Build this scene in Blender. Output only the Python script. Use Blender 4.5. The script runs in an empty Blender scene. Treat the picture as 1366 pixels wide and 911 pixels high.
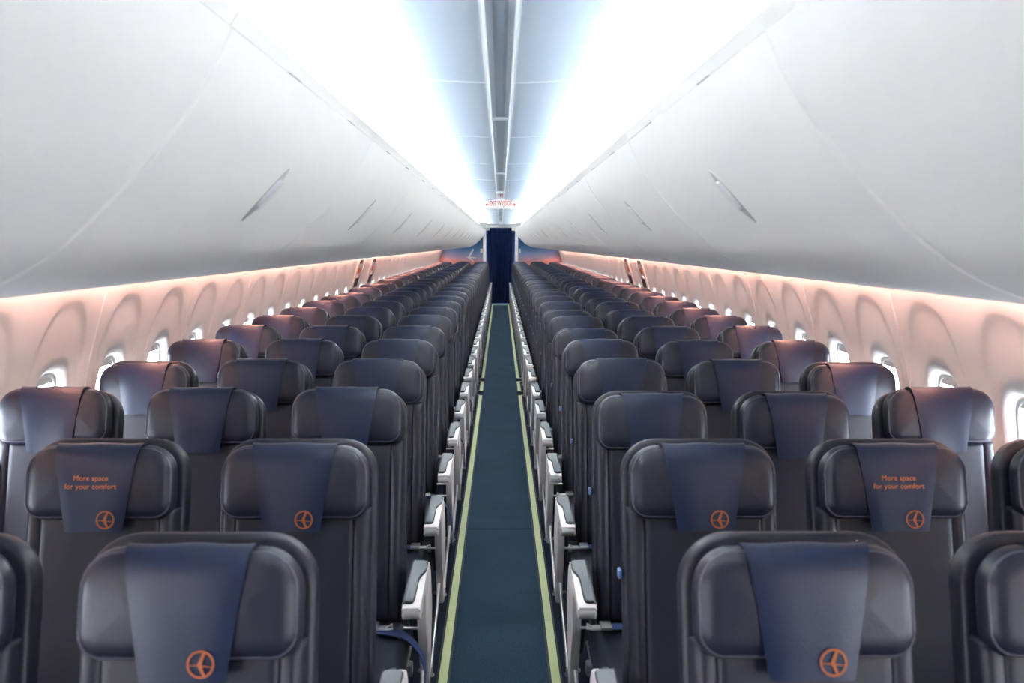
import bpy, bmesh, math, random
from mathutils import Vector, Matrix
random.seed(7)
S = bpy.context.scene
C = S.collection
PI = math.pi
sin, cos = math.sin, math.cos

# ------------------------------------------------------------------ materials
def srgb(r, g, b):
    def f(c):
        c /= 255.0
        return c / 12.92 if c <= 0.04045 else ((c + 0.055) / 1.055) ** 2.4
    return (f(r), f(g), f(b), 1.0)

def mat(name, col, rough=0.5, metal=0.0, noise=0.0, nscale=40.0, bump=0.0, bscale=300.0, spec=0.5):
    m = bpy.data.materials.new(name); m.use_nodes = True
    nt = m.node_tree; b = nt.nodes['Principled BSDF']
    b.inputs['Base Color'].default_value = col
    b.inputs['Roughness'].default_value = rough
    b.inputs['Metallic'].default_value = metal
    b.inputs['Specular IOR Level'].default_value = spec
    tc = nt.nodes.new('ShaderNodeTexCoord')
    if noise:
        n = nt.nodes.new('ShaderNodeTexNoise'); n.inputs['Scale'].default_value = nscale
        n.inputs['Detail'].default_value = 4
        nt.links.new(tc.outputs['Object'], n.inputs['Vector'])
        r = nt.nodes.new('ShaderNodeMapRange')
        r.inputs['To Min'].default_value = 1 - noise; r.inputs['To Max'].default_value = 1 + noise
        nt.links.new(n.outputs['Fac'], r.inputs['Value'])
        mx = nt.nodes.new('ShaderNodeVectorMath'); mx.operation = 'SCALE'
        mx.inputs[0].default_value = col[:3]
        nt.links.new(r.outputs['Result'], mx.inputs['Scale'])
        nt.links.new(mx.outputs['Vector'], b.inputs['Base Color'])
    if bump:
        n2 = nt.nodes.new('ShaderNodeTexNoise'); n2.inputs['Scale'].default_value = bscale
        n2.inputs['Detail'].default_value = 3
        nt.links.new(tc.outputs['Object'], n2.inputs['Vector'])
        bp = nt.nodes.new('ShaderNodeBump'); bp.inputs['Strength'].default_value = bump
        bp.inputs['Distance'].default_value = 0.004
        nt.links.new(n2.outputs['Fac'], bp.inputs['Height'])
        nt.links.new(bp.outputs['Normal'], b.inputs['Normal'])
    return m

M = {}
M['bin'] = mat('bin white plastic', (0.83, 0.82, 0.80, 1), 0.5, noise=0.012, nscale=3)
M['ceiling'] = mat('ceiling panel', (0.62, 0.63, 0.65, 1), 0.5, noise=0.01, nscale=2)
M['ridge'] = mat('ceiling joint strip', (0.86, 0.86, 0.86, 1), 0.45)
M['rail'] = mat('rail white', (0.84, 0.83, 0.80, 1), 0.4)
M['channel'] = mat('grey ceiling channel', srgb(205, 207, 209), 0.5, noise=0.03, nscale=6)
M['channel_dark'] = mat('dark grey channel strip', srgb(168, 170, 172), 0.45)
M['sidewall'] = mat('sidewall cream plastic', (0.86, 0.81, 0.77, 1), 0.55, noise=0.015, nscale=5)
M['frame'] = mat('window frame plastic', (0.80, 0.78, 0.76, 1), 0.5)
M['shade'] = mat('window blind', (0.72, 0.66, 0.60, 1), 0.6)
M['leather'] = mat('charcoal navy leather', srgb(32, 35, 49), 0.38, noise=0.08, nscale=30, bump=0.12, bscale=260)
M['leather_back'] = mat('charcoal leather seatback', srgb(26, 28, 42), 0.44, noise=0.08, nscale=20, bump=0.12, bscale=260)
M['shell'] = mat('dark seat shell', srgb(30, 32, 44), 0.42, noise=0.05, nscale=25)
M['cover'] = mat('navy cover leatherette', srgb(24, 36, 64), 0.35, noise=0.06, nscale=18, bump=0.10, bscale=200)
M['piping'] = mat('piping thread', srgb(84, 84, 98), 0.5)
M['belt'] = mat('navy webbing', srgb(34, 54, 100), 0.7, noise=0.08, nscale=90)
M['metal'] = mat('brushed metal', srgb(205, 203, 200), 0.32, 0.9)
M['arm_white'] = mat('warm white plastic', srgb(226, 220, 219), 0.42, noise=0.02, nscale=20)
M['arm_pad'] = mat('grey armrest pad', srgb(112, 119, 124), 0.6, noise=0.04, nscale=60)
M['black'] = mat('black rubber', srgb(26, 27, 33), 0.55)
M['dark_arm'] = mat('dark armrest vinyl', srgb(44, 46, 58), 0.5, noise=0.05, nscale=40)
M['steel'] = mat('seat leg metal', srgb(120, 122, 126), 0.4, 0.7)
M['orange'] = mat('orange print', srgb(172, 92, 46), 0.55)
M['print'] = mat('orange lettering print', srgb(222, 128, 66), 0.55)
M['tag'] = mat('pale blue tag', srgb(104, 130, 180), 0.5)
M['lum'] = mat('photoluminescent strip', srgb(196, 207, 152), 0.5, noise=0.03, nscale=15)
M['blackline'] = mat('strip carrier', srgb(22, 26, 30), 0.6)
M['latch_dark'] = mat('latch recess grey', srgb(186, 187, 186), 0.4)
M['latch'] = mat('latch paddle', srgb(222, 222, 222), 0.3)
M['slot'] = mat('slot shadow plastic', srgb(150, 148, 142), 0.6)
M['sign'] = mat('sign white', (0.78, 0.76, 0.74, 1), 0.5)
M['red'] = mat('sign red', srgb(190, 22, 28), 0.5)
M['post'] = mat('white door post', (0.78, 0.77, 0.78, 1), 0.45)
M['bracket'] = mat('bracket cream', srgb(200, 198, 185), 0.5)
M['curtain'] = mat('navy curtain cloth', srgb(22, 46, 92), 0.85, noise=0.12, nscale=25)
M['exit_panel'] = mat('exit hatch panel', (0.66, 0.66, 0.67, 1), 0.5, noise=0.02, nscale=8)
M['exit_dark'] = mat('dark exit placard', srgb(72, 62, 66), 0.5, noise=0.15, nscale=60)
M['exit_orange'] = mat('orange exit placard', srgb(230, 140, 100), 0.5, noise=0.06, nscale=50)
M['backing'] = mat('bin backing', (0.58, 0.57, 0.56, 1), 0.6)
M['galley'] = mat('galley panel', srgb(60, 72, 100), 0.6)

def carpet():
    m = mat('navy carpet', srgb(40, 58, 76), 0.95, spec=0.1)
    nt = m.node_tree; b = nt.nodes['Principled BSDF']
    N, L = nt.nodes, nt.links
    tc = N['Texture Coordinate']
    sep = N.new('ShaderNodeSeparateXYZ'); L.new(tc.outputs['Object'], sep.inputs[0])
    ab = N.new('ShaderNodeMath'); ab.operation = 'ABSOLUTE'; L.new(sep.outputs['X'], ab.inputs[0])
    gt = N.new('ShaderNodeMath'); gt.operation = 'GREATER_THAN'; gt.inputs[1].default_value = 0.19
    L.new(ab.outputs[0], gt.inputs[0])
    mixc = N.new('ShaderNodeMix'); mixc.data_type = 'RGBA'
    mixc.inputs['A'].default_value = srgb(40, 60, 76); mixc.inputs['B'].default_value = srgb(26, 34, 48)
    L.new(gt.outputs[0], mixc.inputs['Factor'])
    # woven flecks
    n1 = N.new('ShaderNodeTexNoise'); n1.inputs['Scale'].default_value = 220; n1.inputs['Detail'].default_value = 2
    mp = N.new('ShaderNodeMapping'); mp.inputs['Scale'].default_value = (1.0, 0.5, 1.0)
    L.new(tc.outputs['Object'], mp.inputs['Vector']); L.new(mp.outputs[0], n1.inputs['Vector'])
    n2 = N.new('ShaderNodeTexNoise'); n2.inputs['Scale'].default_value = 3.0; n2.inputs['Detail'].default_value = 3
    L.new(tc.outputs['Object'], n2.inputs['Vector'])
    r1 = N.new('ShaderNodeMapRange'); r1.inputs['From Min'].default_value = 0.3; r1.inputs['From Max'].default_value = 0.7
    r1.inputs['To Min'].default_value = 0.68; r1.inputs['To Max'].default_value = 1.32
    L.new(n1.outputs['Fac'], r1.inputs['Value'])
    r2 = N.new('ShaderNodeMapRange'); r2.inputs['To Min'].default_value = 0.8; r2.inputs['To Max'].default_value = 1.2
    L.new(n2.outputs['Fac'], r2.inputs['Value'])
    mu = N.new('ShaderNodeMath'); mu.operation = 'MULTIPLY'
    L.new(r1.outputs[0], mu.inputs[0]); L.new(r2.outputs[0], mu.inputs[1])
    # a cut joint across the runner every few metres
    md = N.new('ShaderNodeMath'); md.operation = 'PINGPONG'; md.inputs[1].default_value = 3.02
    ad = N.new('ShaderNodeMath'); ad.operation = 'SUBTRACT'; ad.inputs[1].default_value = 5.09
    L.new(sep.outputs['Y'], ad.inputs[0]); L.new(ad.outputs[0], md.inputs[0])
    lt = N.new('ShaderNodeMath'); lt.operation = 'LESS_THAN'; lt.inputs[1].default_value = 0.007
    L.new(md.outputs[0], lt.inputs[0])
    inv = N.new('ShaderNodeMapRange'); inv.inputs['To Min'].default_value = 1.0; inv.inputs['To Max'].default_value = 0.3
    L.new(lt.outputs[0], inv.inputs['Value'])
    mu2 = N.new('ShaderNodeMath'); mu2.operation = 'MULTIPLY'
    L.new(mu.outputs[0], mu2.inputs[0]); L.new(inv.outputs[0], mu2.inputs[1])
    sc = N.new('ShaderNodeVectorMath'); sc.operation = 'SCALE'
    L.new(mixc.outputs['Result'], sc.inputs[0]); L.new(mu2.outputs[0], sc.inputs['Scale'])
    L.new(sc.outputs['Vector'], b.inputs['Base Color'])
    bp = N.new('ShaderNodeBump'); bp.inputs['Strength'].default_value = 0.4; bp.inputs['Distance'].default_value = 0.004
    L.new(n1.outputs['Fac'], bp.inputs['Height']); L.new(bp.outputs[0], b.inputs['Normal'])
    return m
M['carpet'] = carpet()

def mural():
    # a printed dusk sky: salmon at the bottom, lavender, blue at the top
    m = mat('printed dusk sky mural', (0.3, 0.3, 0.5, 1), 0.5)
    nt = m.node_tree; b = nt.nodes['Principled BSDF']; N, L = nt.nodes, nt.links
    sep = N.new('ShaderNodeSeparateXYZ'); L.new(N['Texture Coordinate'].outputs['Object'], sep.inputs[0])
    n = N.new('ShaderNodeTexNoise'); n.inputs['Scale'].default_value = 2.2; n.inputs['Detail'].default_value = 2
    L.new(N['Texture Coordinate'].outputs['Object'], n.inputs['Vector'])
    ab = N.new('ShaderNodeMath'); ab.operation = 'ABSOLUTE'; L.new(sep.outputs['X'], ab.inputs[0])
    k = N.new('ShaderNodeMath'); k.operation = 'MULTIPLY_ADD'; k.inputs[1].default_value = -0.13
    L.new(ab.outputs[0], k.inputs[0]); L.new(sep.outputs['Z'], k.inputs[2])
    ad = N.new('ShaderNodeMath'); ad.operation = 'MULTIPLY_ADD'; ad.inputs[1].default_value = 0.12
    L.new(n.outputs['Fac'], ad.inputs[0]); L.new(k.outputs[0], ad.inputs[2])
    r = N.new('ShaderNodeMapRange'); r.inputs['From Min'].default_value = 0.96; r.inputs['From Max'].default_value = 1.64
    L.new(ad.outputs[0], r.inputs['Value'])
    cr = N.new('ShaderNodeValToRGB'); e = cr.color_ramp.elements
    e[0].position = 0.0; e[0].color = srgb(214, 112, 92)
    e[1].position = 1.0; e[1].color = srgb(34, 84, 126)
    for p, c in ((0.18, (222, 138, 122)), (0.34, (186, 152, 166)), (0.52, (140, 152, 188)), (0.72, (84, 128, 170))):
        x = e.new(p); x.color = srgb(*c)
    L.new(r.outputs[0], cr.inputs[0]); L.new(cr.outputs[0], b.inputs['Base Color'])
    return m
M['mural'] = mural()

def glass():
    m = bpy.data.materials.new('window glass'); m.use_nodes = True
    nt = m.node_tree; nt.nodes.clear()
    o = nt.nodes.new('ShaderNodeOutputMaterial'); mx = nt.nodes.new('ShaderNodeMixShader')
    t = nt.nodes.new('ShaderNodeBsdfTransparent'); g = nt.nodes.new('ShaderNodeBsdfGlossy')
    t.inputs[0].default_value = (0.95, 0.97, 1, 1); g.inputs['Roughness'].default_value = 0.03
    mx.inputs[0].default_value = 0.05
    nt.links.new(t.outputs[0], mx.inputs[1]); nt.links.new(g.outputs[0], mx.inputs[2]); nt.links.new(mx.outputs[0], o.inputs[0])
    return m
M['glass'] = glass()

# ------------------------------------------------------------------ helpers
def obj(name, bm, material=None, parent=None, smooth=True, angle=40, loc=None):
    me = bpy.data.meshes.new(name)
    bmesh.ops.recalc_face_normals(bm, faces=bm.faces[:])
    bm.to_mesh(me); bm.free()
    if smooth:
        for p in me.polygons: p.use_smooth = True
        me.set_sharp_from_angle(angle=math.radians(angle))
    o = bpy.data.objects.new(name, me); C.objects.link(o)
    if material is not None:
        for mm in (material if isinstance(material, (list, tuple)) else [material]):
            me.materials.append(mm)
    if parent is not None: o.parent = parent
    if loc: o.location = loc
    return o

def tag(o, label, cat, group=None):
    o['label'] = label; o['category'] = cat
    if group: o['group'] = group
    return o

def struct(o, label=None, cat=None):
    o['kind'] = 'structure'
    if label: o['label'] = label
    if cat: o['category'] = cat
    return o

def empty(name, loc=(0, 0, 0)):
    o = bpy.data.objects.new(name, None); C.objects.link(o); o.location = loc
    o.empty_display_size = 0.1
    return o

def add_box(bm, x0, x1, y0, y1, z0, z1, mi=0, bevel=0.0):
    vs = [bm.verts.new((x, y, z)) for x in (x0, x1) for y in (y0, y1) for z in (z0, z1)]
    fs = []
    for idx in ((0, 1, 3, 2), (4, 6, 7, 5), (0, 4, 5, 1), (2, 3, 7, 6), (0, 2, 6, 4), (1, 5, 7, 3)):
        f = bm.faces.new([vs[i] for i in idx]); f.material_index = mi; fs.append(f)
    if bevel:
        es = list({e for f in fs for e in f.edges})
        bmesh.ops.bevel(bm, geom=es, offset=bevel, segments=3, affect='EDGES', profile=0.5)

def add_tube(bm, pts, r, seg=8, mi=0, closed=False):
    pts = [Vector(p) for p in pts]; n = len(pts); rings = []
    up = Vector((0.123, 0.31, 0.94)).normalized()
    for i, p in enumerate(pts):
        if closed: d = pts[(i + 1) % n] - pts[i - 1]
        else: d = pts[min(i + 1, n - 1)] - pts[max(i - 1, 0)]
        d.normalize()
        a = d.cross(up)
        if a.length < 1e-4: a = d.cross(Vector((1, 0, 0)))
        a.normalize(); b = d.cross(a)
        rr = r[i] if isinstance(r, (list, tuple)) else r
        rings.append([bm.verts.new(p + a * (rr * cos(2 * PI * k / seg)) + b * (rr * sin(2 * PI * k / seg))) for k in range(seg)])
    m = n if closed else n - 1
    for i in range(m):
        A, B = rings[i], rings[(i + 1) % n]
        for k in range(seg):
            f = bm.faces.new((A[k], A[(k + 1) % seg], B[(k + 1) % seg], B[k])); f.material_index = mi
    if not closed:
        bm.faces.new(rings[0]).material_index = mi
        bm.faces.new(rings[-1][::-1]).material_index = mi

def extrude_poly(bm, poly, y0, y1, mi=0, plane='xz', bevel=0.0):
    """A closed outline extruded along the third axis."""
    if plane == 'xz': mk = lambda p, t: (p[0], t, p[1])
    elif plane == 'yz': mk = lambda p, t: (t, p[0], p[1])
    else: mk = lambda p, t: (p[0], p[1], t)
    a = [bm.verts.new(mk(p, y0)) for p in poly]; b = [bm.verts.new(mk(p, y1)) for p in poly]
    n = len(poly); fs = []
    caps = []
    f = bm.faces.new(a); caps.append(f); f2 = bm.faces.new(b[::-1]); caps.append(f2)
    for i in range(n):
        fs.append(bm.faces.new((a[i], a[(i + 1) % n], b[(i + 1) % n], b[i])))
    for f in fs + caps: f.material_index = mi
    if bevel:
        es = [e for c in caps for e in c.edges]
        bmesh.ops.bevel(bm, geom=es, offset=bevel, segments=3, affect='EDGES', profile=0.5)

def catmull(pts, sub=6, closed=False):
    out = []; n = len(pts)
    rng = range(n) if closed else range(n - 1)
    for i in rng:
        g = (lambda j: pts[j % n]) if closed else (lambda j: pts[max(0, min(n - 1, j))])
        p0, p1, p2, p3 = g(i - 1), g(i), g(i + 1), g(i + 2)
        for s in range(sub):
            t = s / sub
            out.append(tuple(0.5 * (2 * b + (c - a) * t + (2 * a - 5 * b + 4 * c - d) * t * t + (3 * b - a - 3 * c + d) * t ** 3)
                             for a, b, c, d in zip(p0, p1, p2, p3)))
    if not closed: out.append(tuple(pts[-1]))
    return out

def rrect(w, h, r, n=6, inset=0.0):
    """Rounded rectangle outline, centre at 0; r = (top radius, bottom radius)."""
    w = w / 2 - inset; h = h / 2 - inset
    rt = max(r[0] - inset, 0.002); rb = max(r[1] - inset, 0.002)
    out = []
    for cx, cy, rr, a0 in ((w - rt, h - rt, rt, 0), (-w + rt, h - rt, rt, PI / 2), (-w + rb, -h + rb, rb, PI), (w - rb, -h + rb, rb, 1.5 * PI)):
        for k in range(n + 1):
            a = a0 + PI / 2 * k / n
            out.append((cx + rr * cos(a), cy + rr * sin(a)))
    return out

def add_pillow(bm, place, w, h, r, n0, n1, er, crown=0.0, back_er=0.0, n=6, mi=0):
    """Rounded-rectangle cushion: outline in the (u,v) plane, depth along n from n0 (back) to n1 (front)."""
    rings = []
    if back_er:
        for k in range(3):
            a = PI / 2 * k / 3
            rings.append((back_er * (1 - sin(a)), n0 + back_er * (1 - cos(a))))
        rings[0] = (back_er, n0)
    else:
        rings.append((0.0, n0))
    rings.append((0.0, n0 + max(back_er, 0.0005)))
    for k in range(5):
        a = PI / 2 * k / 4
        rings.append((er * (1 - cos(a)), n1 - er + er * sin(a)))
    lim = min(w, h) / 2
    for f in (0.2, 0.4, 0.6, 0.8, 0.93):
        ins = er + (lim - er) * f
        rings.append((ins, n1))
    def cr(u, v, nn):
        if nn < (n0 + n1) / 2: return nn
        return nn + crown * (1 - (2 * u / w) ** 2) * (1 - (2 * v / h) ** 2)
    R = [[bm.verts.new(place(u, v, cr(u, v, nn))) for u, v in rrect(w, h, r, n, ins)] for ins, nn in rings]
    L = len(R[0])
    for A, B in zip(R, R[1:]):
        for k in range(L):
            bm.faces.new((A[k], A[(k + 1) % L], B[(k + 1) % L], B[k])).material_index = mi
    bm.faces.new(R[0][::-1]).material_index = mi
    bm.faces.new(R[-1]).material_index = mi

# ------------------------------------------------------------------ camera
CAMZ = 1.65
f_px = 1200.0
cam_d = bpy.data.cameras.new('Camera'); cam = bpy.data.objects.new('Camera', cam_d); C.objects.link(cam)
cam_d.sensor_fit = 'HORIZONTAL'; cam_d.sensor_width = 36.0; cam_d.lens = f_px * 36.0 / 1366.0
cam_d.clip_start = 0.05; cam_d.clip_end = 100
pitch, yaw, roll = math.radians(6.2065), math.radians(0.7357), 0.003
cam.matrix_world = (Matrix.Translation((0.002, 0, CAMZ)) @ Matrix.Rotation(-yaw, 4, 'Z')
                    @ Matrix.Rotation(PI / 2 - pitch, 4, 'X') @ Matrix.Rotation(roll, 4, 'Z'))
cam_d.dof.use_dof = True; cam_d.dof.focus_distance = 5.2; cam_d.dof.aperture_fstop = 5.0
S.camera = cam

# ------------------------------------------------------------------ setting
Y0, Y1 = -2.0, 24.4
END = 25.3

bm = bmesh.new()
add_box(bm, -1.72, 1.72, Y0, END, -0.05, 0.0)
struct(obj('floor', bm, M['carpet'], smooth=False))

# ceiling: profile from the hidden trough of one side to the other
half = [(0.040, 2.157), (0.10, 2.1585), (0.20, 2.164), (0.30, 2.174), (0.40, 2.193), (0.47, 2.208), (0.52, 2.205), (0.555, 2.175), (0.565, 2.12), (0.565, 2.05), (0.565, 1.955)]
half = catmull(half, 4)
bm = bmesh.new()
for s in (-1, 1):
    prev = None
    ys = [Y0 + (END - Y0) * i / 20 for i in range(21)]
    for x, z in half:
        row = [bm.verts.new((s * x, y, z)) for y in ys]
        if prev:
            for a, b, c, d in zip(prev, prev[1:], row[1:], row): bm.faces.new((a, b, c, d))
        prev = row
# thin joint ridges across the ceiling
for k in range(0, 16):
    yy = 1.47 * k + 1.45
    if yy > Y1: break
    for s in (-1, 1):
        pr = None
        for x, z in half[:22]:
            q = [bm.verts.new((s * x, yy + dy, z - dz)) for dy, dz in ((-0.006, -0.001), (-0.004, 0.003), (0.004, 0.003), (0.006, -0.001))]
            if pr:
                for i in range(3):
                    fc = bm.faces.new((pr[i], pr[i + 1], q[i + 1], q[i])); fc.material_index = 1
            pr = q
struct(obj('ceiling', bm, [M['ceiling'], M['ridge']]))

# central ceiling channel: two pale rails, grey recess, darker strip
bm = bmesh.new()
prof = [(-0.046, 2.158), (-0.046, 2.150), (-0.040, 2.148), (-0.036, 2.152), (-0.034, 2.158), (-0.018, 2.160)]
def strip(bm, prof, y0, y1, mis):
    a = [bm.verts.new((x, y0, z)) for x, z in prof]; b = [bm.verts.new((x, y1, z)) for x, z in prof]
    for i in range(len(prof) - 1):
        bm.faces.new((a[i], a[i + 1], b[i + 1], b[i])).material_index = mis[i]
full = prof + [(-x, z) for x, z in reversed(prof)]
strip(bm, full, Y0, Y1, [0, 0, 0, 0, 1, 2, 1, 0, 0, 0, 0])
# cross frames and the pale housings set into the channel
for yy in (3.73, 6.6, 14.2, 17.1, 20.2):
    add_box(bm, -0.040, 0.040, yy, yy + 0.03, 2.150, 2.17, 0, 0.003)
add_box(bm, -0.043, 0.043, 21.0, 24.3, 2.146, 2.17, 0, 0.003)
struct(obj('trim_1', bm, [M['rail'], M['channel'], M['channel_dark']]))

# ---- overhead bins
BINP = catmull([(0.401, 1.970), (0.437, 1.898), (0.479, 1.837), (0.547, 1.757), (0.595, 1.711), (0.668, 1.645), (0.721, 1.610),
                (0.777, 1.582), (0.86, 1.557), (1.0, 1.538), (1.25, 1.519), (1.470, 1.503)], 5)
BACK = [(1.485, 1.515), (1.485, 1.68), (1.40, 1.93), (0.60, 1.93), (0.43, 1.955)]
def normals2(P):
    out = []
    n = len(P)
    for i in range(n):
        a = Vector(P[max(i - 1, 0)]); b = Vector(P[min(i + 1, n - 1)])
        d = (b - a).normalized(); out.append(Vector((d.y, -d.x)))   # to the cabin side (down / inboard)
    # make sure they point towards the aisle / floor
    return [(-v if v.dot(Vector((-0.7, -0.7))) < 0 else v) for v in out]
BN = normals2(BINP)
def bin_body(s, L):
    bm = bmesh.new()
    st = [(0.0, 0.008), (0.002, 0.003), (0.007, 0.0), (0.5 * L, 0.0), (L - 0.007, 0.0), (L - 0.002, 0.003), (L, 0.008)]
    rows = []
    for y, ins in st:
        P = [(p[0] - n.x * ins, p[1] - n.y * ins) for p, n in zip(BINP, BN)] + BACK
        rows.append([bm.verts.new((s * x, y, z)) for x, z in P])
    n = len(rows[0])
    for A, B in zip(rows, rows[1:]):
        for k in range(n): bm.faces.new((A[k], A[(k + 1) % n], B[(k + 1) % n], B[k]))
    bm.faces.new(rows[0]); bm.faces.new(rows[-1][::-1])
    return bm
def bin_rail(s, L):
    bm = bmesh.new()
    P = [(0.4035, 1.9745), (0.397, 1.985), (0.390, 1.996), (0.3905, 2.003), (0.396, 2.007), (0.404, 2.005), (0.412, 1.994), (0.425, 1.985), (0.425, 1.972)]
    extrude_poly(bm, [(s * x, z) for x, z in P], 0.0015, L - 0.0005, bevel=0.003)
    return bm
def prof_at(z):
    for (x0, z0), (x1, z1), n in zip(BINP, BINP[1:], BN):
        if z1 <= z <= z0:
            t = (z0 - z) / max(z0 - z1, 1e-6); return x0 + (x1 - x0) * t, n
    return BINP[0][0], BN[0]
def latch_plate(s, yc, half_w, lift, z_hi, z_lo, round_pow=0.75, nz=16, y_shift=0.0):
    """Lens-shaped plate that follows the curved bin face."""
    bm = bmesh.new(); rows = []
    for i in range(nz + 1):
        t = i / nz; z = z_hi + (z_lo - z_hi) * t
        x, n = prof_at(z)
        w = half_w * max(sin(PI * t), 0.0) ** round_pow + 0.0008
        r = []
        for k, (q, l) in enumerate(((-1, 0.0), (-0.8, lift), (0, lift * 1.15), (0.8, lift), (1, 0.0))):
            r.append(bm.verts.new((s * (x + n.x * l), yc + y_shift + q * w, z + n.y * l)))
        rows.append(r)
    for A, B in zip(rows, rows[1:]):
        for k in range(4): bm.faces.new((A[k], A[k + 1], B[k + 1], B[k]))
    return bm

ORD = ['zeroth', 'first', 'second', 'third', 'fourth', 'fifth', 'sixth', 'seventh', 'eighth', 'ninth', 'tenth', 'eleventh', 'twelfth', 'thirteenth',
       'fourteenth', 'fifteenth', 'sixteenth', 'seventeenth', 'eighteenth', 'nineteenth', 'twentieth', 'twenty-first', 'twenty-second', 'twenty-third',
       'twenty-fourth', 'twenty-fifth', 'twenty-sixth', 'twenty-seventh', 'twenty-eighth', 'twenty-ninth', 'thirtieth', 'last']
BINL = 1.4685
def make_bin(s, L):
    t = empty('overhead_bin')
    obj('bin_bucket', bin_body(s, L), M['bin'], t, angle=30)
    obj('bin_rail', bin_rail(s, L), M['rail'], t, angle=30)
    h = obj('latch_recess', latch_plate(s, L / 2, 0.030, 0.0018, 1.822, 1.702), M['latch_dark'], t); h['label'] = 'grey lens-shaped latch recess'
    p = obj('latch_paddle', latch_plate(s, L / 2, 0.024, 0.0080, 1.798, 1.733, 0.3), M['latch'], h)
    for q in (0.38, 1.05):
        if q + 0.1 < L:
            b = bmesh.new(); add_box(b, s * 0.402 if s > 0 else -0.412, 0.412 if s > 0 else -0.402, q, q + 0.10, 1.967, 1.9755, 0, 0.0015)
            obj('release_slot', b, M['slot'], t)
    return t
def copy_tree(o, parent=None):
    c = o.copy(); C.objects.link(c); c.parent = parent
    for ch in list(o.children): copy_tree(ch, c)
    return c
for s in (-1, 1):
    proto = make_bin(s, BINL); n = 0
    side = 'left' if s < 0 else 'right'
    for k in range(-1, 16):
        y = 1.398 + 1.47 * k
        if k == 15: b = make_bin(s, Y1 - y - 0.02)
        elif k == -1: b = proto
        else: b = copy_tree(proto)
        n += 1
        b.location = (0, y, 0)
        if k == 15: lab = f'short white overhead bin {side} of the aisle, against the rear partition'
        else: lab = f'long white overhead bin {side} of the aisle, {ORD[n]} from the front'
        tag(b, lab, 'overhead bin', 'white overhead bins along the cabin')

# backing shell behind the bin joints, wall side closed up to the ceiling
for i, s in enumerate((-1, 1)):
    bm = bmesh.new()
    P = [(p[0] - n.x * 0.012, p[1] - n.y * 0.012) for p, n in zip(BINP, BN)][1:-6]
    add = [(x, z) for x, z in P]
    a = [bm.verts.new((s * x, Y0, z)) for x, z in add]; b = [bm.verts.new((s * x, Y1, z)) for x, z in add]
    for k in range(len(add) - 1): bm.faces.new((a[k], a[k + 1], b[k + 1], b[k]))
    # cove floor (trough) behind the rail, on top of the bins
    add_box(bm, s * 0.43 if s > 0 else -0.58, 0.58 if s > 0 else -0.43, Y0, Y1, 1.957, 1.963)
    struct(obj(f'trim_{2 + i}', bm, M['backing']))

# ---- sidewalls: one sculpted panel around each window
WZC = 1.0
XW = catmull([(0.0, 1.66), (0.25, 1.705), (0.6, 1.725), (0.8, 1.718), (1.0, 1.690), (1.15, 1.660), (1.3, 1.618), (1.5, 1.556), (1.6, 1.522), (1.75, 1.462), (1.95, 1.35)], 6)
def wall_x(z):
    for (z0, x0), (z1, x1) in zip(XW, XW[1:]):
        if z0 <= z <= z1: return x0 + (x1 - x0) * (z - z0) / max(z1 - z0, 1e-6)
    return XW[0][1] if z < 0 else XW[-1][1]
WSP = 0.532; WY = 3.345
KS = list(range(-10, 42))
hw = WSP / 2
def sup(a, rx, rzu, rzd, n):
    c, s_ = cos(a), sin(a)
    rz = rzu if s_ > 0 else rzd
    return (abs(c / rx) ** n + abs(s_ / rz) ** n) ** (-1.0 / n)
ZB, ZT = -WZC + 0.0, 0.80
def rect_r(a, ww):
    c, s_ = cos(a), sin(a); t = 1e9
    if abs(c) > 1e-9: t = min(t, ww / abs(c))
    if s_ > 1e-9: t = min(t, ZT / s_)
    if s_ < -1e-9: t = min(t, ZB / s_)
    return t
angs = [2 * PI * k / 72 for k in range(72)] + [math.atan2(ZT, hw), PI - math.atan2(ZT, hw), 2 * PI + math.atan2(ZB, hw), PI + math.atan2(-ZB, hw)]
angs = sorted(angs)
def panel_into(bm, s, yc, seam):
    """seam: -1 the panel joint is on the near side, +1 on the far side."""
    D = 0.0065
    rings = [lambda a: (sup(a, .110, .156, .170, 3.2), .050), lambda a: (sup(a, .122, .170, .184, 3.2), .016 + D),
             lambda a: (sup(a, .127, .176, .19, 3.2), .008 + D), lambda a: (sup(a, .136, .190, .202, 3.0), .003 + D), lambda a: (sup(a, .142, .200, .212, 3.0), D),
             lambda a: (sup(a, .188, .400, .43, 2.6), D), lambda a: (sup(a, .197, .412, .44, 2.6), D * .82),
             lambda a: (sup(a, .207, .428, .456, 2.6), D * .22), lambda a: (sup(a, .217, .442, .468, 2.6), 0.0),
             lambda a: (rect_r(a, hw - .008), 0.0), lambda a: (rect_r(a, hw), None)]
    def mix(f, g, t):
        def h(a):
            (r0, o0), (r1, o1) = f(a), g(a)
            return r0 + (r1 - r0) * t, o0 + ((0.0 if o1 is None else o1) - o0) * t
        return h
    rings = rings[:5] + [mix(rings[4], rings[5], t) for t in (.2, .4, .6, .8)] + rings[5:9] + [mix(rings[8], rings[9], t) for t in (.15, .3, .45, .6, .8)] + rings[9:]
    R = []
    for fn in rings:
        row = []
        for a in angs:
            r, off = fn(a)
            y = r * cos(a); z = r * sin(a)
            if off is None:
                edge = abs(abs(y) - hw) < 1e-4
                off = 0.010 if (edge and (y > 0) == (seam > 0)) else 0.0
            zz = z + WZC
            row.append(bm.verts.new((s * (wall_x(zz) + off), yc + y, zz)))
        R.append(row)
    n = len(angs)
    for A, B in zip(R, R[1:]):
        for k in range(n): bm.faces.new((A[k], A[(k + 1) % n], B[(k + 1) % n], B[k]))

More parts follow.
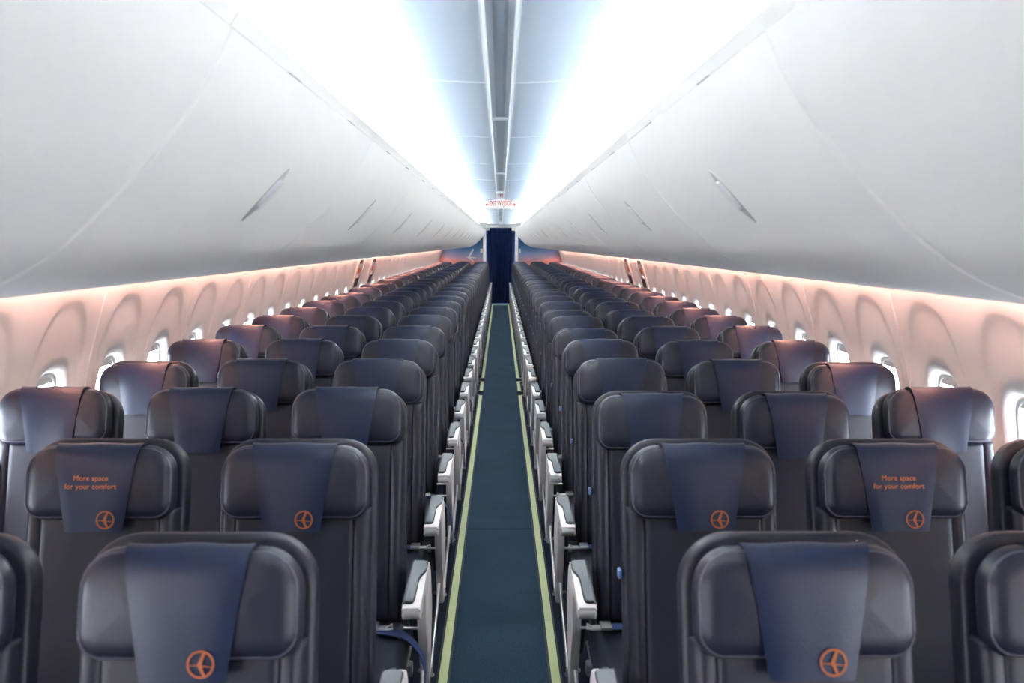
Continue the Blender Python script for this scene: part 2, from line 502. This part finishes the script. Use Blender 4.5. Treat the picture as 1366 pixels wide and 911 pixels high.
wn = 0
for s in (-1, 1):
    bm = bmesh.new()
    for k in KS:
        panel_into(bm, s, WY + WSP * k, -1 if k % 2 else 1)
    bmesh.ops.remove_doubles(bm, verts=bm.verts[:], dist=0.0005)
    side = 'left' if s < 0 else 'right'
    w = struct(obj(f'wall_{side}', bm, M['sidewall'], angle=28))
    # windows
    proto = None
    for k in KS:
        y = WY + WSP * k
        if y < 0.5 or y > 24.1: continue
        wn += 1
        if proto is None:
            bm = bmesh.new()
            rr = [(0.112, .158, .046), (0.111, .156, .040), (0.103, .148, .040), (0.100, .145, .046)]
            R = []
            for rx, rz, off in rr:
                R.append([bm.verts.new((s * (wall_x(WZC + sup(a, rx, rz, rz, 3.2) * sin(a)) + off), sup(a, rx, rz, rz, 3.2) * cos(a), WZC + sup(a, rx, rz, rz, 3.2) * sin(a))) for a in angs])
            for A, B in zip(R, R[1:]):
                for q in range(len(angs)): bm.faces.new((A[q], A[(q + 1) % len(angs)], B[(q + 1) % len(angs)], B[q]))
            proto = obj(f'window_{wn}', bm, M['frame'])
            bm = bmesh.new()
            vs = [bm.verts.new((s * (wall_x(WZC + sup(a, .113, .160, .160, 3.2) * sin(a)) + .050), sup(a, .113, .160, .160, 3.2) * cos(a), WZC + sup(a, .113, .160, .160, 3.2) * sin(a))) for a in angs]
            bm.faces.new(vs)
            obj('window_pane', bm, M['glass'], proto, smooth=False)
            bm = bmesh.new()
            def sh(yy, zz, off): return bm.verts.new((s * (wall_x(zz) + off), yy, zz))
            nn = 10; top = []; bot = []
            for off in (.043, .046):
                t_ = []; b_ = []
                for q in range(nn + 1):
                    yy = -0.102 + 0.204 * q / nn
                    zt = WZC + .149 * (1 - abs(yy / .104) ** 3.2) ** (1 / 3.2)
                    t_.append(sh(yy, max(zt, 1.120), off)); b_.append(sh(yy, 1.118, off))
                top.append(t_); bot.append(b_)
                for q in range(nn): bm.faces.new((t_[q], t_[q + 1], b_[q + 1], b_[q]))
            for q in range(nn): bm.faces.new((bot[0][q], bot[0][q + 1], bot[1][q + 1], bot[1][q]))
            obj('window_shade', bm, M['shade'], proto, smooth=False)
            win = proto
        else:
            win = copy_tree(proto)
            win.name = f'window_{wn}'
        win.location = (0, y, 0)
        struct(win)

# ---- overwing exit hatches (two on each side)
dn = 0
for s in (-1, 1):
    for k in (13, 15):
        dn += 1
        yc = WY + WSP * k - 0.04
        bm = bmesh.new()
        yy = [-0.24, -0.235, -0.22, 0.22, 0.235, 0.24]; lift = [0.0, .014, .020, .020, .014, 0.0]
        zs = [0.40, 0.41, 0.43] + [0.5 + 0.05 * i for i in range(19)] + [1.452, 1.468, 1.475]
        zl = [0, .7, 1] + [1] * 19 + [1, .7, 0]
        grid = [[bm.verts.new((s * (wall_x(z) - l * zf), y, z)) for y, l in zip(yy, lift)] for z, zf in zip(zs, zl)]
        for A, B in zip(grid, grid[1:]):
            for q in range(5): bm.faces.new((A[q], A[q + 1], B[q + 1], B[q]))
        d = struct(obj(f'door_{dn}', bm, M['exit_panel'])); d.location = (0, yc, 0)
        def plate(name, y0, y1, z0, z1, m, l0=0.020, l1=0.026, bev=0.002):
            bm = bmesh.new()
            z = [z0 + (z1 - z0) * i / 4 for i in range(5)]
            fr = [[bm.verts.new((s * (wall_x(q) - l1), y, q)) for y in (y0, y1)] for q in z]
            bk = [[bm.verts.new((s * (wall_x(q) - l0 + .002), y, q)) for y in (y0, y1)] for q in z]
            for i in range(4):
                bm.faces.new((fr[i][0], fr[i][1], fr[i + 1][1], fr[i + 1][0]))
                for e in (0, 1): bm.faces.new((fr[i][e], fr[i + 1][e], bk[i + 1][e], bk[i][e]))
            for i in (0, 4): bm.faces.new((fr[i][0], fr[i][1], bk[i][1], bk[i][0]))
            o = obj(name, bm, m, d, smooth=False); return o
        plate('exit_placard', -0.21, -0.03, 1.425, 1.470, M['exit_dark'])
        plate('orange_placard', -0.20, -0.02, 1.315, 1.375, M['exit_orange'])
        h = plate('handle_cover', -0.19, 0.0, 1.265, 1.295, M['latch'], .020, .040)
        plate('handle_recess', -0.19, 0.0, 1.165, 1.263, M['exit_dark'])
        plate('exit_rib', 0.10, 0.14, 0.60, 1.44, M['frame'], .020, .030)

# ---- rear partition with doorway and curtain
def bin_outline_under():
    return [(x, z) for x, z in BINP]
for i, s in enumerate((-1, 1)):
    bm = bmesh.new()
    pts = [(0.47, 0.0), (0.47, 2.2), (0.56, 2.2), (0.56, 1.93)] + [(1.35, 1.93)]
    pts += [(wall_x(z) , z) for z in (1.9, 1.75, 1.6, 1.5, 1.3, 1.15, 1.0, .8, .6, .25, 0.0)]
    extrude_poly(bm, [(s * x, z) for x, z in pts], Y1, Y1 + 0.04)
    struct(obj('wall_back_' + ('left' if s < 0 else 'right'), bm, M['mural'], smooth=False))
    bm = bmesh.new()
    add_box(bm, min(s * .395, s * .475), max(s * .395, s * .475), Y1 - 0.03, Y1 + 0.06, 0, 2.10, 0, 0.008)
    # hinge blocks on the post
    for z in (1.56, 1.66, 1.76, 1.30):
        add_box(bm, min(s * .383, s * .40), max(s * .383, s * .40), Y1 - 0.02, Y1 + 0.02, z, z + .05, 1, 0.003)
    add_box(bm, min(s * .30, s * .42), max(s * .30, s * .42), Y1 - 0.02, Y1 + 0.06, 2.0, 2.08, 2, 0.01)
    struct(obj(f'trim_{4 + i}', bm, [M['post'], M['black'], M['bracket']], angle=30))
bm = bmesh.new()
add_box(bm, -0.56, 0.56, Y1 - 0.04, Y1 + 0.08, 2.075, 2.21, 0, 0.012)
struct(obj('trim_6', bm, M['post'], angle=30))
bm = bmesh.new()
add_box(bm, -1.7, 1.7, END, END + .05, -0.05, 2.3)
struct(obj('wall_galley', bm, M['galley'], smooth=False))
bm = bmesh.new()
add_box(bm, -1.75, 1.75, Y0 - .05, Y0, -0.05, 2.3)
struct(obj('wall_front', bm, M['galley'], smooth=False))

for s in (-1, 1):
    bm = bmesh.new()
    add_box(bm, min(s * .49, s * .545), max(s * .49, s * .545), Y1 - .035, Y1 - .001, 1.40, 1.51, 0, .006)
    add_box(bm, min(s * .502, s * .533), max(s * .502, s * .533), Y1 - .038, Y1 - .034, 1.43, 1.48, 0, .001)
    o = obj('wall_box', bm, M['sign'], angle=30)
    tag(o, 'small white box on the rear partition beside the doorway, ' + ('on the wall with the emblem' if s < 0 else 'on the wall without emblem'), 'wall box', 'small wall boxes')

# white emblem on the left mural panel: four tapering strokes
def stroke(bm, p, q, w0, w1, y, mi=0):
    p, q = Vector(p), Vector(q); d = (q - p).normalized(); n = Vector((-d.y, d.x))
    P = [p + n * w0 / 2, q + n * w1 / 2, q - n * w1 / 2, p - n * w0 / 2]
    a = [bm.verts.new((v.x, y, v.y)) for v in P]; b = [bm.verts.new((v.x, y - .002, v.y)) for v in P]
    for i in range(4): bm.faces.new((a[i], a[(i + 1) % 4], b[(i + 1) % 4], b[i]))
    bm.faces.new(a); bm.faces.new(b[::-1])
bm = bmesh.new()
cx, cz = -0.855, 1.285
stroke(bm, (cx, cz), (-0.735, 1.50), .05, .03, Y1 - .001)
stroke(bm, (cx - .02, cz + .01), (-0.725, 1.16), .05, .02, Y1 - .0012)
stroke(bm, (cx, cz), (-0.655, 1.265), .03, .022, Y1 - .0014)
stroke(bm, (cx, cz), (-0.93, 1.275), .03, .012, Y1 - .0016)
tag(obj('wall_emblem', bm, M['sign'], smooth=False), 'white bird emblem on the dusk-sky partition beside the curtain', 'emblem')

# curtain
bm = bmesh.new()
NX, NZ = 120, 14
rows = []
for j in range(NZ + 1):
    t = j / NZ; z = 2.09 + (0.03 - 2.09) * t
    wv = 0.40 - 0.05 * min(1, t * 1.6) ** 1.5
    row = []
    for i in range(NX + 1):
        u = -1 + 2 * i / NX
        ph = u * 11 * PI
        y = Y1 + 0.16 + (0.022 + 0.006 * t) * sin(ph + 0.5 * sin(3 * u + 2 * t)) + 0.006 * sin(2.3 * ph)
        row.append(bm.verts.new((u * wv, y, z)))
    rows.append(row)
for A, B in zip(rows, rows[1:]):
    for i in range(NX): bm.faces.new((A[i], A[i + 1], B[i + 1], B[i]))
bmesh.ops.solidify(bm, geom=bm.faces[:], thickness=0.003)
tag(obj('galley_curtain', bm, M['curtain'], angle=80), 'dark navy pleated curtain closing the doorway at the aisle end', 'curtain')

# ---- writing helper
def text_mesh(body, size, bold=0.0):
    cu = bpy.data.curves.new('lettering', 'FONT'); cu.body = body; cu.size = size
    cu.align_x = 'CENTER'; cu.align_y = 'CENTER'; cu.extrude = 0.0; cu.offset = bold; cu.resolution_u = 3
    o = bpy.data.objects.new('lettering_source', cu); C.objects.link(o)
    dg = bpy.context.evaluated_depsgraph_get()
    me = bpy.data.meshes.new_from_object(o.evaluated_get(dg))
    bpy.data.objects.remove(o); bpy.data.curves.remove(cu)
    bm = bmesh.new(); bm.from_mesh(me); bpy.data.meshes.remove(me)
    return bm

# ---- exit sign hanging from the ceiling
sg = empty('exit_sign', (0.0, 10.0, 2.075))
bm = bmesh.new()
def plc(u, v, n): return (u, -n, v)
add_pillow(bm, plc, .36, .088, (.03, .03), -.03, .03, .006, back_er=.006)
obj('sign_body', bm, M['sign'], sg, angle=40)
bm = bmesh.new()
extrude_poly(bm, [(-.11, .04), (.11, .04), (.085, .050), (.05, .056), (.045, .09), (-.045, .09), (-.05, .056), (-.085, .050)], -.028, .028, bevel=.004)
obj('sign_mount', bm, M['rail'], sg, angle=40)
bm = text_mesh('EXIT WYJŚCIE', .066, .0008)
xs = [v.co.x for v in bm.verts]; ys_ = [v.co.y for v in bm.verts]
w = max(xs) - min(xs); zc = 0.0
ymin = min(ys_)
for v in bm.verts:
    v.co = Vector((v.co.x * (.246 / w), -.0315, (v.co.y - ymin) * 1.12 - .029))
def arrow(bm, x0, x1, z):
    sg_ = 1 if x1 > x0 else -1
    for P in ([(x0, z - .0045), (x1 - sg_ * .004, z - .0045), (x1 - sg_ * .004, z + .0045), (x0, z + .0045)],
              [(x1, z), (x1 - sg_ * .016, z + .018), (x1 - sg_ * .023, z + .013), (x1 - sg_ * .012, z)],
              [(x1, z), (x1 - sg_ * .016, z - .018), (x1 - sg_ * .023, z - .013), (x1 - sg_ * .012, z)]):
        bm.faces.new([bm.verts.new((x, -.0315, zz)) for x, zz in P])
arrow(bm, -.128, -.166, 0); arrow(bm, .128, .166, 0)
obj('sign_lettering', bm, M['red'], sg, smooth=False)['label'] = 'red sign lettering and arrows'
tag(sg, 'white exit sign with red letters and arrows hanging over the aisle', 'exit sign')
# little pale ceiling unit with red marks in front of it
cu = empty('ceiling_placard', (0, 8.9, 2.16))
bm = bmesh.new(); add_box(bm, -.046, .046, 0, .9, -.022, 0.004, 0, .004)
obj('placard_housing', bm, M['rail'], cu, angle=30)
bm = bmesh.new()
for x, y0, y1 in ((-.018, .28, .62), (.0, .22, .62), (.018, .28, .62)): add_box(bm, x - .004, x + .004, y0, y1, -.0235, -.0225)
add_box(bm, -.026, .026, .12, .18, -.0235, -.0225)
obj('red_mark', bm, M['red'], cu, smooth=False)
tag(cu, 'pale placard with red marks set in the ceiling channel before the exit sign', 'placard')

# ---- floor path strips
def floor_strip(s, y0, y1, lab):
    t = empty('floor_path_strip', (s * .215, y0, 0))
    bm = bmesh.new(); add_box(bm, -.026, .026, 0, y1 - y0, 0.0005, .003)
    obj('strip_carrier', bm, M['blackline'], t, smooth=False)
    bm = bmesh.new(); yy = 0.0
    seg = 0.86
    while yy < y1 - y0 - .05:
        e = min(yy + seg, y1 - y0)
        add_box(bm, -.0165, .0165, yy + .002, e - .002, .003, .0045); yy = e
    o = obj('luminous_strip', bm, M['lum'], t, smooth=False); o['label'] = 'pale green luminous strip'
    tag(t, lab, 'floor strip', 'luminous floor strips')
for s, side in ((-1, 'left'), (1, 'right')):
    floor_strip(s, -.5, 9.70, f'long pale green floor strip along the {side} edge of the aisle, nearest stretch')
    floor_strip(s, 9.99, 10.70, f'short pale green floor strip by the exit rows, {side} edge of the aisle')
    floor_strip(s, 10.97, 24.25, f'long pale green floor strip running to the curtain, {side} edge of the aisle')
bm = bmesh.new()
add_box(bm, -.23, .23, 24.27, 24.33, .0005, .004)
tag(obj('floor_threshold_strip', bm, M['lum'], smooth=False), 'pale green cross strip on the floor before the curtain', 'floor strip')
for y in (9.70, 9.985, 10.70, 10.965):
    for s in (-1, 1):
        bm = bmesh.new()
        a, b_ = sorted((s * .225, s * .40)); add_box(bm, a, b_, y, y + .02, .0005, .0055)
        q = {9.70: 'first', 9.985: 'second', 10.70: 'third', 10.965: 'fourth'}[y]
        tag(obj('floor_cross_strip', bm, M['lum'], smooth=False), f'thin pale cross strip at the exit rows, {q} going aft, {"left" if s < 0 else "right"} of the aisle', 'floor strip', 'exit cross strips')

# ------------------------------------------------------------------ seats
A = math.radians(13)
TY0, TZ0 = -0.171, 0.4265
sa, ca = sin(A), cos(A)
def P3(x, t, n): return (x, TY0 + t * sa - n * ca, TZ0 + t * ca + n * sa)
def back_place(tc): return lambda u, v, n: P3(u, tc + v, n)

W_HEAD = .362
def m_shell():
    bm = bmesh.new()
    add_pillow(bm, lambda u, v, n: P3(u, .385 + v, -n), .386, .75, (.086, .04), .008, .066, .024, 0.006, back_er=.012, n=7)
    return bm
def m_headrest():
    bm = bmesh.new()
    add_pillow(bm, back_place(.657), W_HEAD, .180, (.068, .046), .008, .054, .030, .013, back_er=.012, n=7)
    return bm
def m_piping():
    bm = bmesh.new()
    add_tube(bm, [P3(u, .657 + v, .0445) for u, v in rrect(W_HEAD, .180, (.068, .046), 6, .008)], .0026, 6, closed=True)
    return bm
def m_back():
    bm = bmesh.new()
    W, T0, T1, th = .184, .015, .592, .036
    xs = sorted(set([-W, -W + .003, -W + .009, -W + .018, -.16, -.152, -.147, -.1435, -.140, -.135, -.125, -.10, -.06, -.02]))
    xs = xs + [-x for x in reversed(xs)]
    ts = [T0, T0 + .003, T0 + .01, T0 + .02, .06, .1, .15, .2, .25, .3, .35, .4, .45, .5, .54, T1 - .02, T1 - .01, T1 - .003, T1]
    def edge(d, r=.018):
        d = max(0, min(d, r)); return math.sqrt(max(0, r * r - (r - d) ** 2)) / r
    def h(x, t):
        e = min(edge(W - abs(x)), edge(min(t - T0, T1 - t)))
        b = .010 * math.exp(-((abs(x) - .168) / .016) ** 2) * min(1, max(0, (.56 - t) / .15))
        g = .006 * math.exp(-((abs(x) - .1435) / .0035) ** 2)
        lum = .012 * math.exp(-((t - .17) / .12) ** 2) * (1 - (x / W) ** 2)
        return -.006 + (th + b + lum) * e - g
    G = [[bm.verts.new(P3(x, t, h(x, t))) for x in xs] for t in ts]
    for a, b in zip(G, G[1:]):
        for k in range(len(xs) - 1): bm.faces.new((a[k], a[k + 1], b[k + 1], b[k]))
    return bm
STEP = .0156
def m_cover():
    bm = bmesh.new()
    path = [(.700, .004), (.738, .004), (.7475, .010), (.7515, .022), (.7525, .036), (.7485, .050), (.7405, .060), (.728, .066)]
    for i in range(1, 13): path.append((.728 - STEP * i, .0690 + .0015 * sin(i * .5) - (.004 * max(0, (i - 8) / 4) ** 1.4)))
    L = len(path); rows = []
    for i, (t, n) in enumerate(path):
        if i <= 4: w = .104
        elif i <= 8: w = .104 - .009 * (i - 4) / 4
        else: w = .095 - .027 * (i - 8) / (L - 9)
        rows.append([bm.verts.new(P3(u * w, t + .0012 * cos(u * 5), n - .004 * abs(u) ** 4 * (1 if i > 6 else 0))) for u in [-1 + 2 * k / 10 for k in range(11)]])
    for a, b in zip(rows, rows[1:]):
        for k in range(10): bm.faces.new((a[k], a[k + 1], b[k + 1], b[k]))
    bmesh.ops.recalc_face_normals(bm, faces=bm.faces[:])
    bmesh.ops.solidify(bm, geom=bm.faces[:], thickness=.003)
    return bm
def cover_n(t):
    i = (.728 - t) / STEP
    return .0690 + .0015 * sin(i * .5) - (.004 * max(0, (i - 8) / 4) ** 1.4) + .0042
def m_emblem():
    bm = bmesh.new(); cx, ct, R = .031, .570, .0218
    def v(x, y): return bm.verts.new(P3(cx + x, ct + y, cover_n(ct + y)))
    n = 32
    o_ = [v(R * cos(2 * PI * k / n), R * sin(2 * PI * k / n)) for k in range(n)]
    i_ = [v(R * .84 * cos(2 * PI * k / n), R * .84 * sin(2 * PI * k / n)) for k in range(n)]
    for k in range(n): bm.faces.new((o_[k], o_[(k + 1) % n], i_[(k + 1) % n], i_[k]))
    def st(p, q, w0, w1):
        p, q = Vector(p), Vector(q); d = (q - p).normalized(); nn = Vector((-d.y, d.x))
        bm.faces.new([v(*(R * z)) for z in (p + nn * w0, q + nn * w1, q - nn * w1, p - nn * w0)])
    st((-.10, -.08), (.26, .84), .15, .10); st((-.12, 0.02), (.28, -.82), .15, .09)
    st((-.1, -.08), (-.86, -.06), .06, .03); st((.0, -.10), (.84, -.20), .06, .03)
    return bm
def m_lettering():
    bm = bmesh.new()
    for body, tt, xx in (('More space', .668, -.006), ('for your comfort', .6485, -.006)):
        b = text_mesh(body, .0178)
        me = bpy.data.meshes.new('x')
        for q in b.verts:
            x, y = q.co.x + xx, q.co.y + tt
            q.co = Vector(P3(x, y, cover_n(y) + .0005))
        b.to_mesh(me); b.free(); bm.from_mesh(me); bpy.data.meshes.remove(me)
    return bm
def m_cushion():
    bm = bmesh.new()
    add_pillow(bm, lambda u, v, n: (u, -.385 + v, n), .425, .44, (.05, .05), .345, .448, .03, .012, back_er=.015, n=5)
    return bm
def m_frame():
    bm = bmesh.new()
    for y in (-.48, -.24): add_box(bm, -.225, .225, y - .02, y + .02, .30, .34, 0, .006)
    add_box(bm, -.02, .02, -.5, -.1, .315, .345, 0, .005)
    return bm
def m_leg(x):
    bm = bmesh.new()
    add_tube(bm, [(x, -.48, .31), (x, -.46, .16), (x, -.45, .008)], .015, 8)
    add_tube(bm, [(x, -.24, .31), (x, -.20, .16), (x, -.15, .008)], .015, 8)
    add_box(bm, x - .02, x + .02, -.50, -.11, .001, .012, 0, .003)
    return bm
def m_inner_arm(x):
    bm = bmesh.new()
    extrude_poly(bm, catmull([(-.46, .615), (-.44, .632), (-.30, .636), (-.17, .636), (-.14, .62), (-.17, .598), (-.30, .592), (-.43, .594)], 4, True), x - .019, x + .019, plane='yz', bevel=.005)
    extrude_poly(bm, [(-.20, .60), (-.15, .61), (-.13, .50), (-.14, .36), (-.24, .36), (-.23, .50)], x - .012, x + .012, plane='yz', bevel=.003)
    return bm
# aisle-side armrest, s = +1 when the aisle is on the seat's +x side
AX = .245
def m_arm(s):
    bm = bmesh.new()
    side = [(-.458, .575), (-.470, .590), (-.468, .606), (-.450, .618), (-.30, .628), (-.165, .633), (-.150, .630), (-.147, .615), (-.16, .600), (-.30, .596), (-.40, .590), (-.432, .572)]
    extrude_poly(bm, catmull(side, 4, True), s * AX - .027, s * AX + .027, plane='yz', bevel=.008)
    return bm
def pad_outline(s, grow=0.0):
    # top view: full width at the rear, a notch on the aisle side towards the front
    pts = [(-.0235 - grow, -.170), (-.0215 - grow, -.160 + grow * .6), (-.016, -.157 + grow), (.014, -.157 + grow), (.0205 + grow * .6, -.160 + grow * .6), (.0225 + grow, -.170), (.0215 + grow, -.225), (.014 + grow, -.255), (.006 + grow, -.290), (.005 + grow, -.35), (.003 + grow, -.435), (-.004, -.449 - grow), (-.017 - grow * .5, -.447 - grow), (-.0235 - grow, -.43)]
    return [(s * (AX + x), y) for x, y in catmull(pts, 4, True)]
def arm_top(y): return .6185 + (y + .45) / .29 * .0135
def m_pad(s, grow, lo, hi, bev):
    bm = bmesh.new()
    extrude_poly(bm, pad_outline(s, grow), lo, hi, plane='xy', bevel=bev)
    for v in bm.verts: v.co.z += arm_top(v.co.y)
    return bm
def m_panel(s):
    bm = bmesh.new()
    out = catmull([(-.235, .598), (-.08, .604), (-.045, .55), (-.015, .47), (-.012, .41), (-.05, .33), (-.085, .25), (-.10, .195), (-.135, .185), (-.150, .22), (-.175, .30), (-.215, .38), (-.245, .45), (-.250, .53)], 4, True)
    extrude_poly(bm, out, s * (AX - .003), s * (AX + .024), plane='yz', bevel=.009)
    return bm
def m_panel_recess(s):
    bm = bmesh.new()
    extrude_poly(bm, [(-.22, .60), (-.06, .60), (-.03, .44), (-.06, .33), (-.16, .33), (-.23, .44)], s * (AX - .020), s * (AX - .002), plane='yz', bevel=.003)
    return bm
def m_rung(s, z, y):
    bm = bmesh.new()
    add_tube(bm, [(s * (AX - .048), y, z), (s * (AX + .001), y, z)], .0045, 8)
    return bm
def m_bar(s):
    bm = bmesh.new(); x = s * (AX + .010)
    add_tube(bm, catmull([(x, -.20, .29), (x, -.34, .245), (x, -.50, .205), (x, -.62, .165), (x, -.635, .13), (x, -.60, .11), (x - s * .05, -.55, .10)], 4), .007, 8)
    return bm
def ribbon(bm, path, w, th=.003):
    path = [Vector(p) for p in path]; rows = []
    for i, p in enumerate(path):
        rows.append([bm.verts.new(p + Vector((0, q * w / 2, 0))) for q in (-1, 1)])
    for a, b in zip(rows, rows[1:]): bm.faces.new((a[0], a[1], b[1], b[0]))
    bmesh.ops.recalc_face_normals(bm, faces=bm.faces[:])
    bmesh.ops.solidify(bm, geom=bm.faces[:], thickness=th)
def m_belt(s):
    bm = bmesh.new()
    pts = catmull([(-s * .21, -.235, .452), (-s * .10, -.255, .466), (s * .02, -.27, .468), (s * .12, -.285, .466), (s * .19, -.30, .463), (s * .226, -.31, .448), (s * .262, -.32, .405), (s * .274, -.33, .35), (s * .272, -.335, .29), (s * .276, -.335, .25)], 4)
    ribbon(bm, pts, .045)
    return bm
def m_belt_short(s):
    bm = bmesh.new()
    pts = catmull([(-s * .215, -.225, .452), (-s * .10, -.245, .468), (s * .0, -.255, .470), (s * .10, -.262, .468), (s * .15, -.265, .468)], 4)
    ribbon(bm, pts, .045)
    return bm
def m_buckle(s, x0):
    bm = bmesh.new()
    def bx(a, b, *r): add_box(bm, min(s * a, s * b), max(s * a, s * b), *r)
    bx(x0, x0 + .035, -.295, -.245, .466, .478, 0, .003)
    bx(x0 + .030, x0 + .062, -.288, -.262, .463, .472, 0, .003)
    add_tube(bm, [(s * (x0 + .055), -.275, .468), (s * (x0 + .075), -.262, .474), (s * (x0 + .078), -.285, .47), (s * (x0 + .055), -.29, .468)], .004, 6)
    return bm
def m_tag(s):
    bm = bmesh.new()
    c = P3(s * .201, .43, -.012)
    add_box(bm, c[0] - .005, c[0] + .005, c[1] - .012, c[1] + .012, c[2] - .011, c[2] + .011, 0, .003)
    return bm

MESH = {}
def part(name, key, fn, material, parent, angle=50, smooth=True):
    """First use builds the mesh, later uses link a new object to it."""
    if key not in MESH:
        o = obj(name, fn(), material, parent, smooth=smooth, angle=angle); MESH[key] = o.data
    else:
        o = bpy.data.objects.new(name, MESH[key]); C.objects.link(o); o.parent = parent
    return o

ROW0, PITCH, NROW = 1.463, 0.742, 31
SX = {'aisle': .498, 'middle': .969, 'window': 1.446}
low = {(0, 'aisle'), (0, 'middle'), (0, 'window'), (1, 'aisle'), (1, 'middle'), (1, 'window'), (3, 'window')}
GAP = 0.018
for r in range(NROW):
    for s, side in ((1, 'left'), (-1, 'right')):     # s = direction from the seat to the aisle
        for pos in ('aisle', 'middle', 'window'):
            x = -s * SX[pos]
            t = empty('passenger_seat', (x, ROW0 + PITCH * r, 0))
            part('seat_shell', 'shell', m_shell, M['shell'], t)
            part('seat_back', 'back', m_back, M['leather_back'], t, 60)
            part('seat_cushion', 'cushion', m_cushion, M['leather'], t)
            up = -.004 if (r, pos) in low or (s < 0 and r in (2, 7) and pos != 'window') else random.choice((.014, .016, .018))
            if r > 4 and random.random() < .14: up = 0.0
            hd = part('headrest', 'headrest', m_headrest, M['leather'], t)
            pp = part('headrest_piping', 'piping', m_piping, M['piping'], hd)
            cv = part('headrest_cover', 'cover', m_cover, M['cover'], t, 60)
            cv['label'] = 'navy headrest cover'
            for o in (hd, cv): o.location = (0, up * sa, up * ca)
            if r < 2:
                e = part('cover_emblem', 'emblem', m_emblem, M['orange'], cv, smooth=False); e['label'] = 'orange round bird emblem'
            lettered = r == 1 and pos == 'middle'
            if lettered:
                e = part('cover_lettering', 'lettering', m_lettering, M['print'], cv, smooth=False); e['label'] = 'orange cover lettering'
            part('seat_frame', 'frame', m_frame, M['steel'], t, 30)
            if pos != 'middle':
                q = s * .12
                part('leg', f'leg{q}', lambda: m_leg(q), M['steel'], t)
            if pos == 'aisle':
                ar = part('armrest', f'arm{s}', lambda: m_arm(s), M['arm_white'], t, 40); ar['label'] = 'white aisle armrest'
                g = part('armrest_gasket', f'gasket{s}', lambda: m_pad(s, .0032, .000, .0055, 0), M['black'], ar, 40)
                g = part('armrest_pad', f'pad{s}', lambda: m_pad(s, 0, .000, .0095, .003), M['arm_pad'], ar, 40)
                pn = part('side_panel', f'panel{s}', lambda: m_panel(s), M['arm_white'], t, 40); pn['label'] = 'curved white side panel'
                part('panel_recess', f'recess{s}', lambda: m_panel_recess(s), M['dark_arm'], pn, 40)
                for zr, yr in ((.510, -.235), (.455, -.245)):
                    part('panel_rung', f'rung{s}{zr}', lambda: m_rung(s, zr, yr), M['metal'], pn, 40)
                part('baggage_bar', f'bar{s}', lambda: m_bar(s), M['metal'], t, 60)
                if s > 0 and r % 2 == 0 or r == 1 and s > 0:
                    b = part('seat_belt', f'belt{s}', lambda: m_belt(s), M['belt'], t, 60)
                    part('belt_buckle', f'buckle{s}', lambda: m_buckle(s, .09), M['metal'], b, 40)
                else:
                    b = part('seat_belt', f'beltshort{s}', lambda: m_belt_short(s), M['belt'], t, 60)
                    part('belt_buckle', f'buckleshort{s}', lambda: m_buckle(s, .15), M['metal'], b, 40)
                if s < 0: part('side_tag', f'tag{s}', lambda: m_tag(s), M['tag'], t, 40)['label'] = 'small pale blue tag'
            inner = -s * (.2375 if pos != 'window' else .232)
            part('inner_armrest', f'inner{inner}', lambda: m_inner_arm(inner), M['dark_arm'], t, 40)
            rowname = f'{ORD[r + 1]} row' if r == NROW - 1 else f'{ORD[r + 1]} row from the front'
            if lettered: lab = f'navy leather middle seat with orange comfort lettering on its cover, {side} of the aisle'
            else: lab = f'navy leather {pos} seat {side} of the aisle, {rowname}'
            tag(t, lab, 'airplane seat', 'navy leather seats in rows')

# ------------------------------------------------------------------ light
def area(name, loc, direction, sx, sy, energy, color, spread=PI):
    l = bpy.data.lights.new(name, 'AREA'); l.shape = 'RECTANGLE'; l.size = sx; l.size_y = sy
    l.energy = energy; l.color = color; l.spread = spread
    o = bpy.data.objects.new(name, l); C.objects.link(o); o.location = loc
    z = -Vector(direction).normalized(); y = Vector((0, 1, 0)); x = y.cross(z).normalized(); y = z.cross(x)
    o.rotation_euler = Matrix((x, y, z)).transposed().to_euler()
    return o
LEN = Y1 - Y0 - .1; MID = (Y1 + Y0) / 2
CL = Y1 - 1.35; CM = (Y1 + 0.15) / 2      # the cove lamps start at the first bins
COVE_W, COVE_B, PINK, WARM, SKY = 430, 78, 150, 50, 27.0
for s in (-1, 1):
    area('cove_led_white', (s * .43, CM, 1.985), (0, 0, 1), .03, CL, COVE_W, (1.0, .935, .815), math.radians(90))
    area('cove_led_blue', (s * .455, CM, 1.99), (-s * .6, 0, 1), .02, CL, COVE_B, (.45, .72, 1.0), math.radians(128))
    area('sidewall_led', (s * 1.52, MID - .5, 1.60), (0, 0, -1), .02, LEN - 1.0, PINK, (1.0, .38, .25))
    area('sidewall_led_warm', (s * 1.505, MID - .5, 1.60), (s * .7, 0, -1), .02, LEN - 1.0, WARM, (1.0, .72, .65), math.radians(72))
    p = area('window_portal', (s * 1.86, MID, 1.0), (-s, 0, 0), .44, LEN, 1, (1, 1, 1)); p.data.cycles.is_portal = True

w = bpy.data.worlds.new('World'); S.world = w; w.use_nodes = True
bg = w.node_tree.nodes['Background']; bg.inputs[0].default_value = (.82, .91, 1.0, 1); bg.inputs[1].default_value = SKY

S.view_settings.view_transform = 'Standard'; S.view_settings.look = 'None'
S.view_settings.gamma = 1.0; S.view_settings.use_curve_mapping = False
S.view_settings.exposure = 0.0
S.cycles.max_bounces = 10; S.cycles.diffuse_bounces = 6; S.cycles.transparent_max_bounces = 8
S.cycles.caustics_reflective = False; S.cycles.caustics_refractive = False
S.cycles.use_denoising = True
S.cycles.sample_clamp_indirect = 0.0
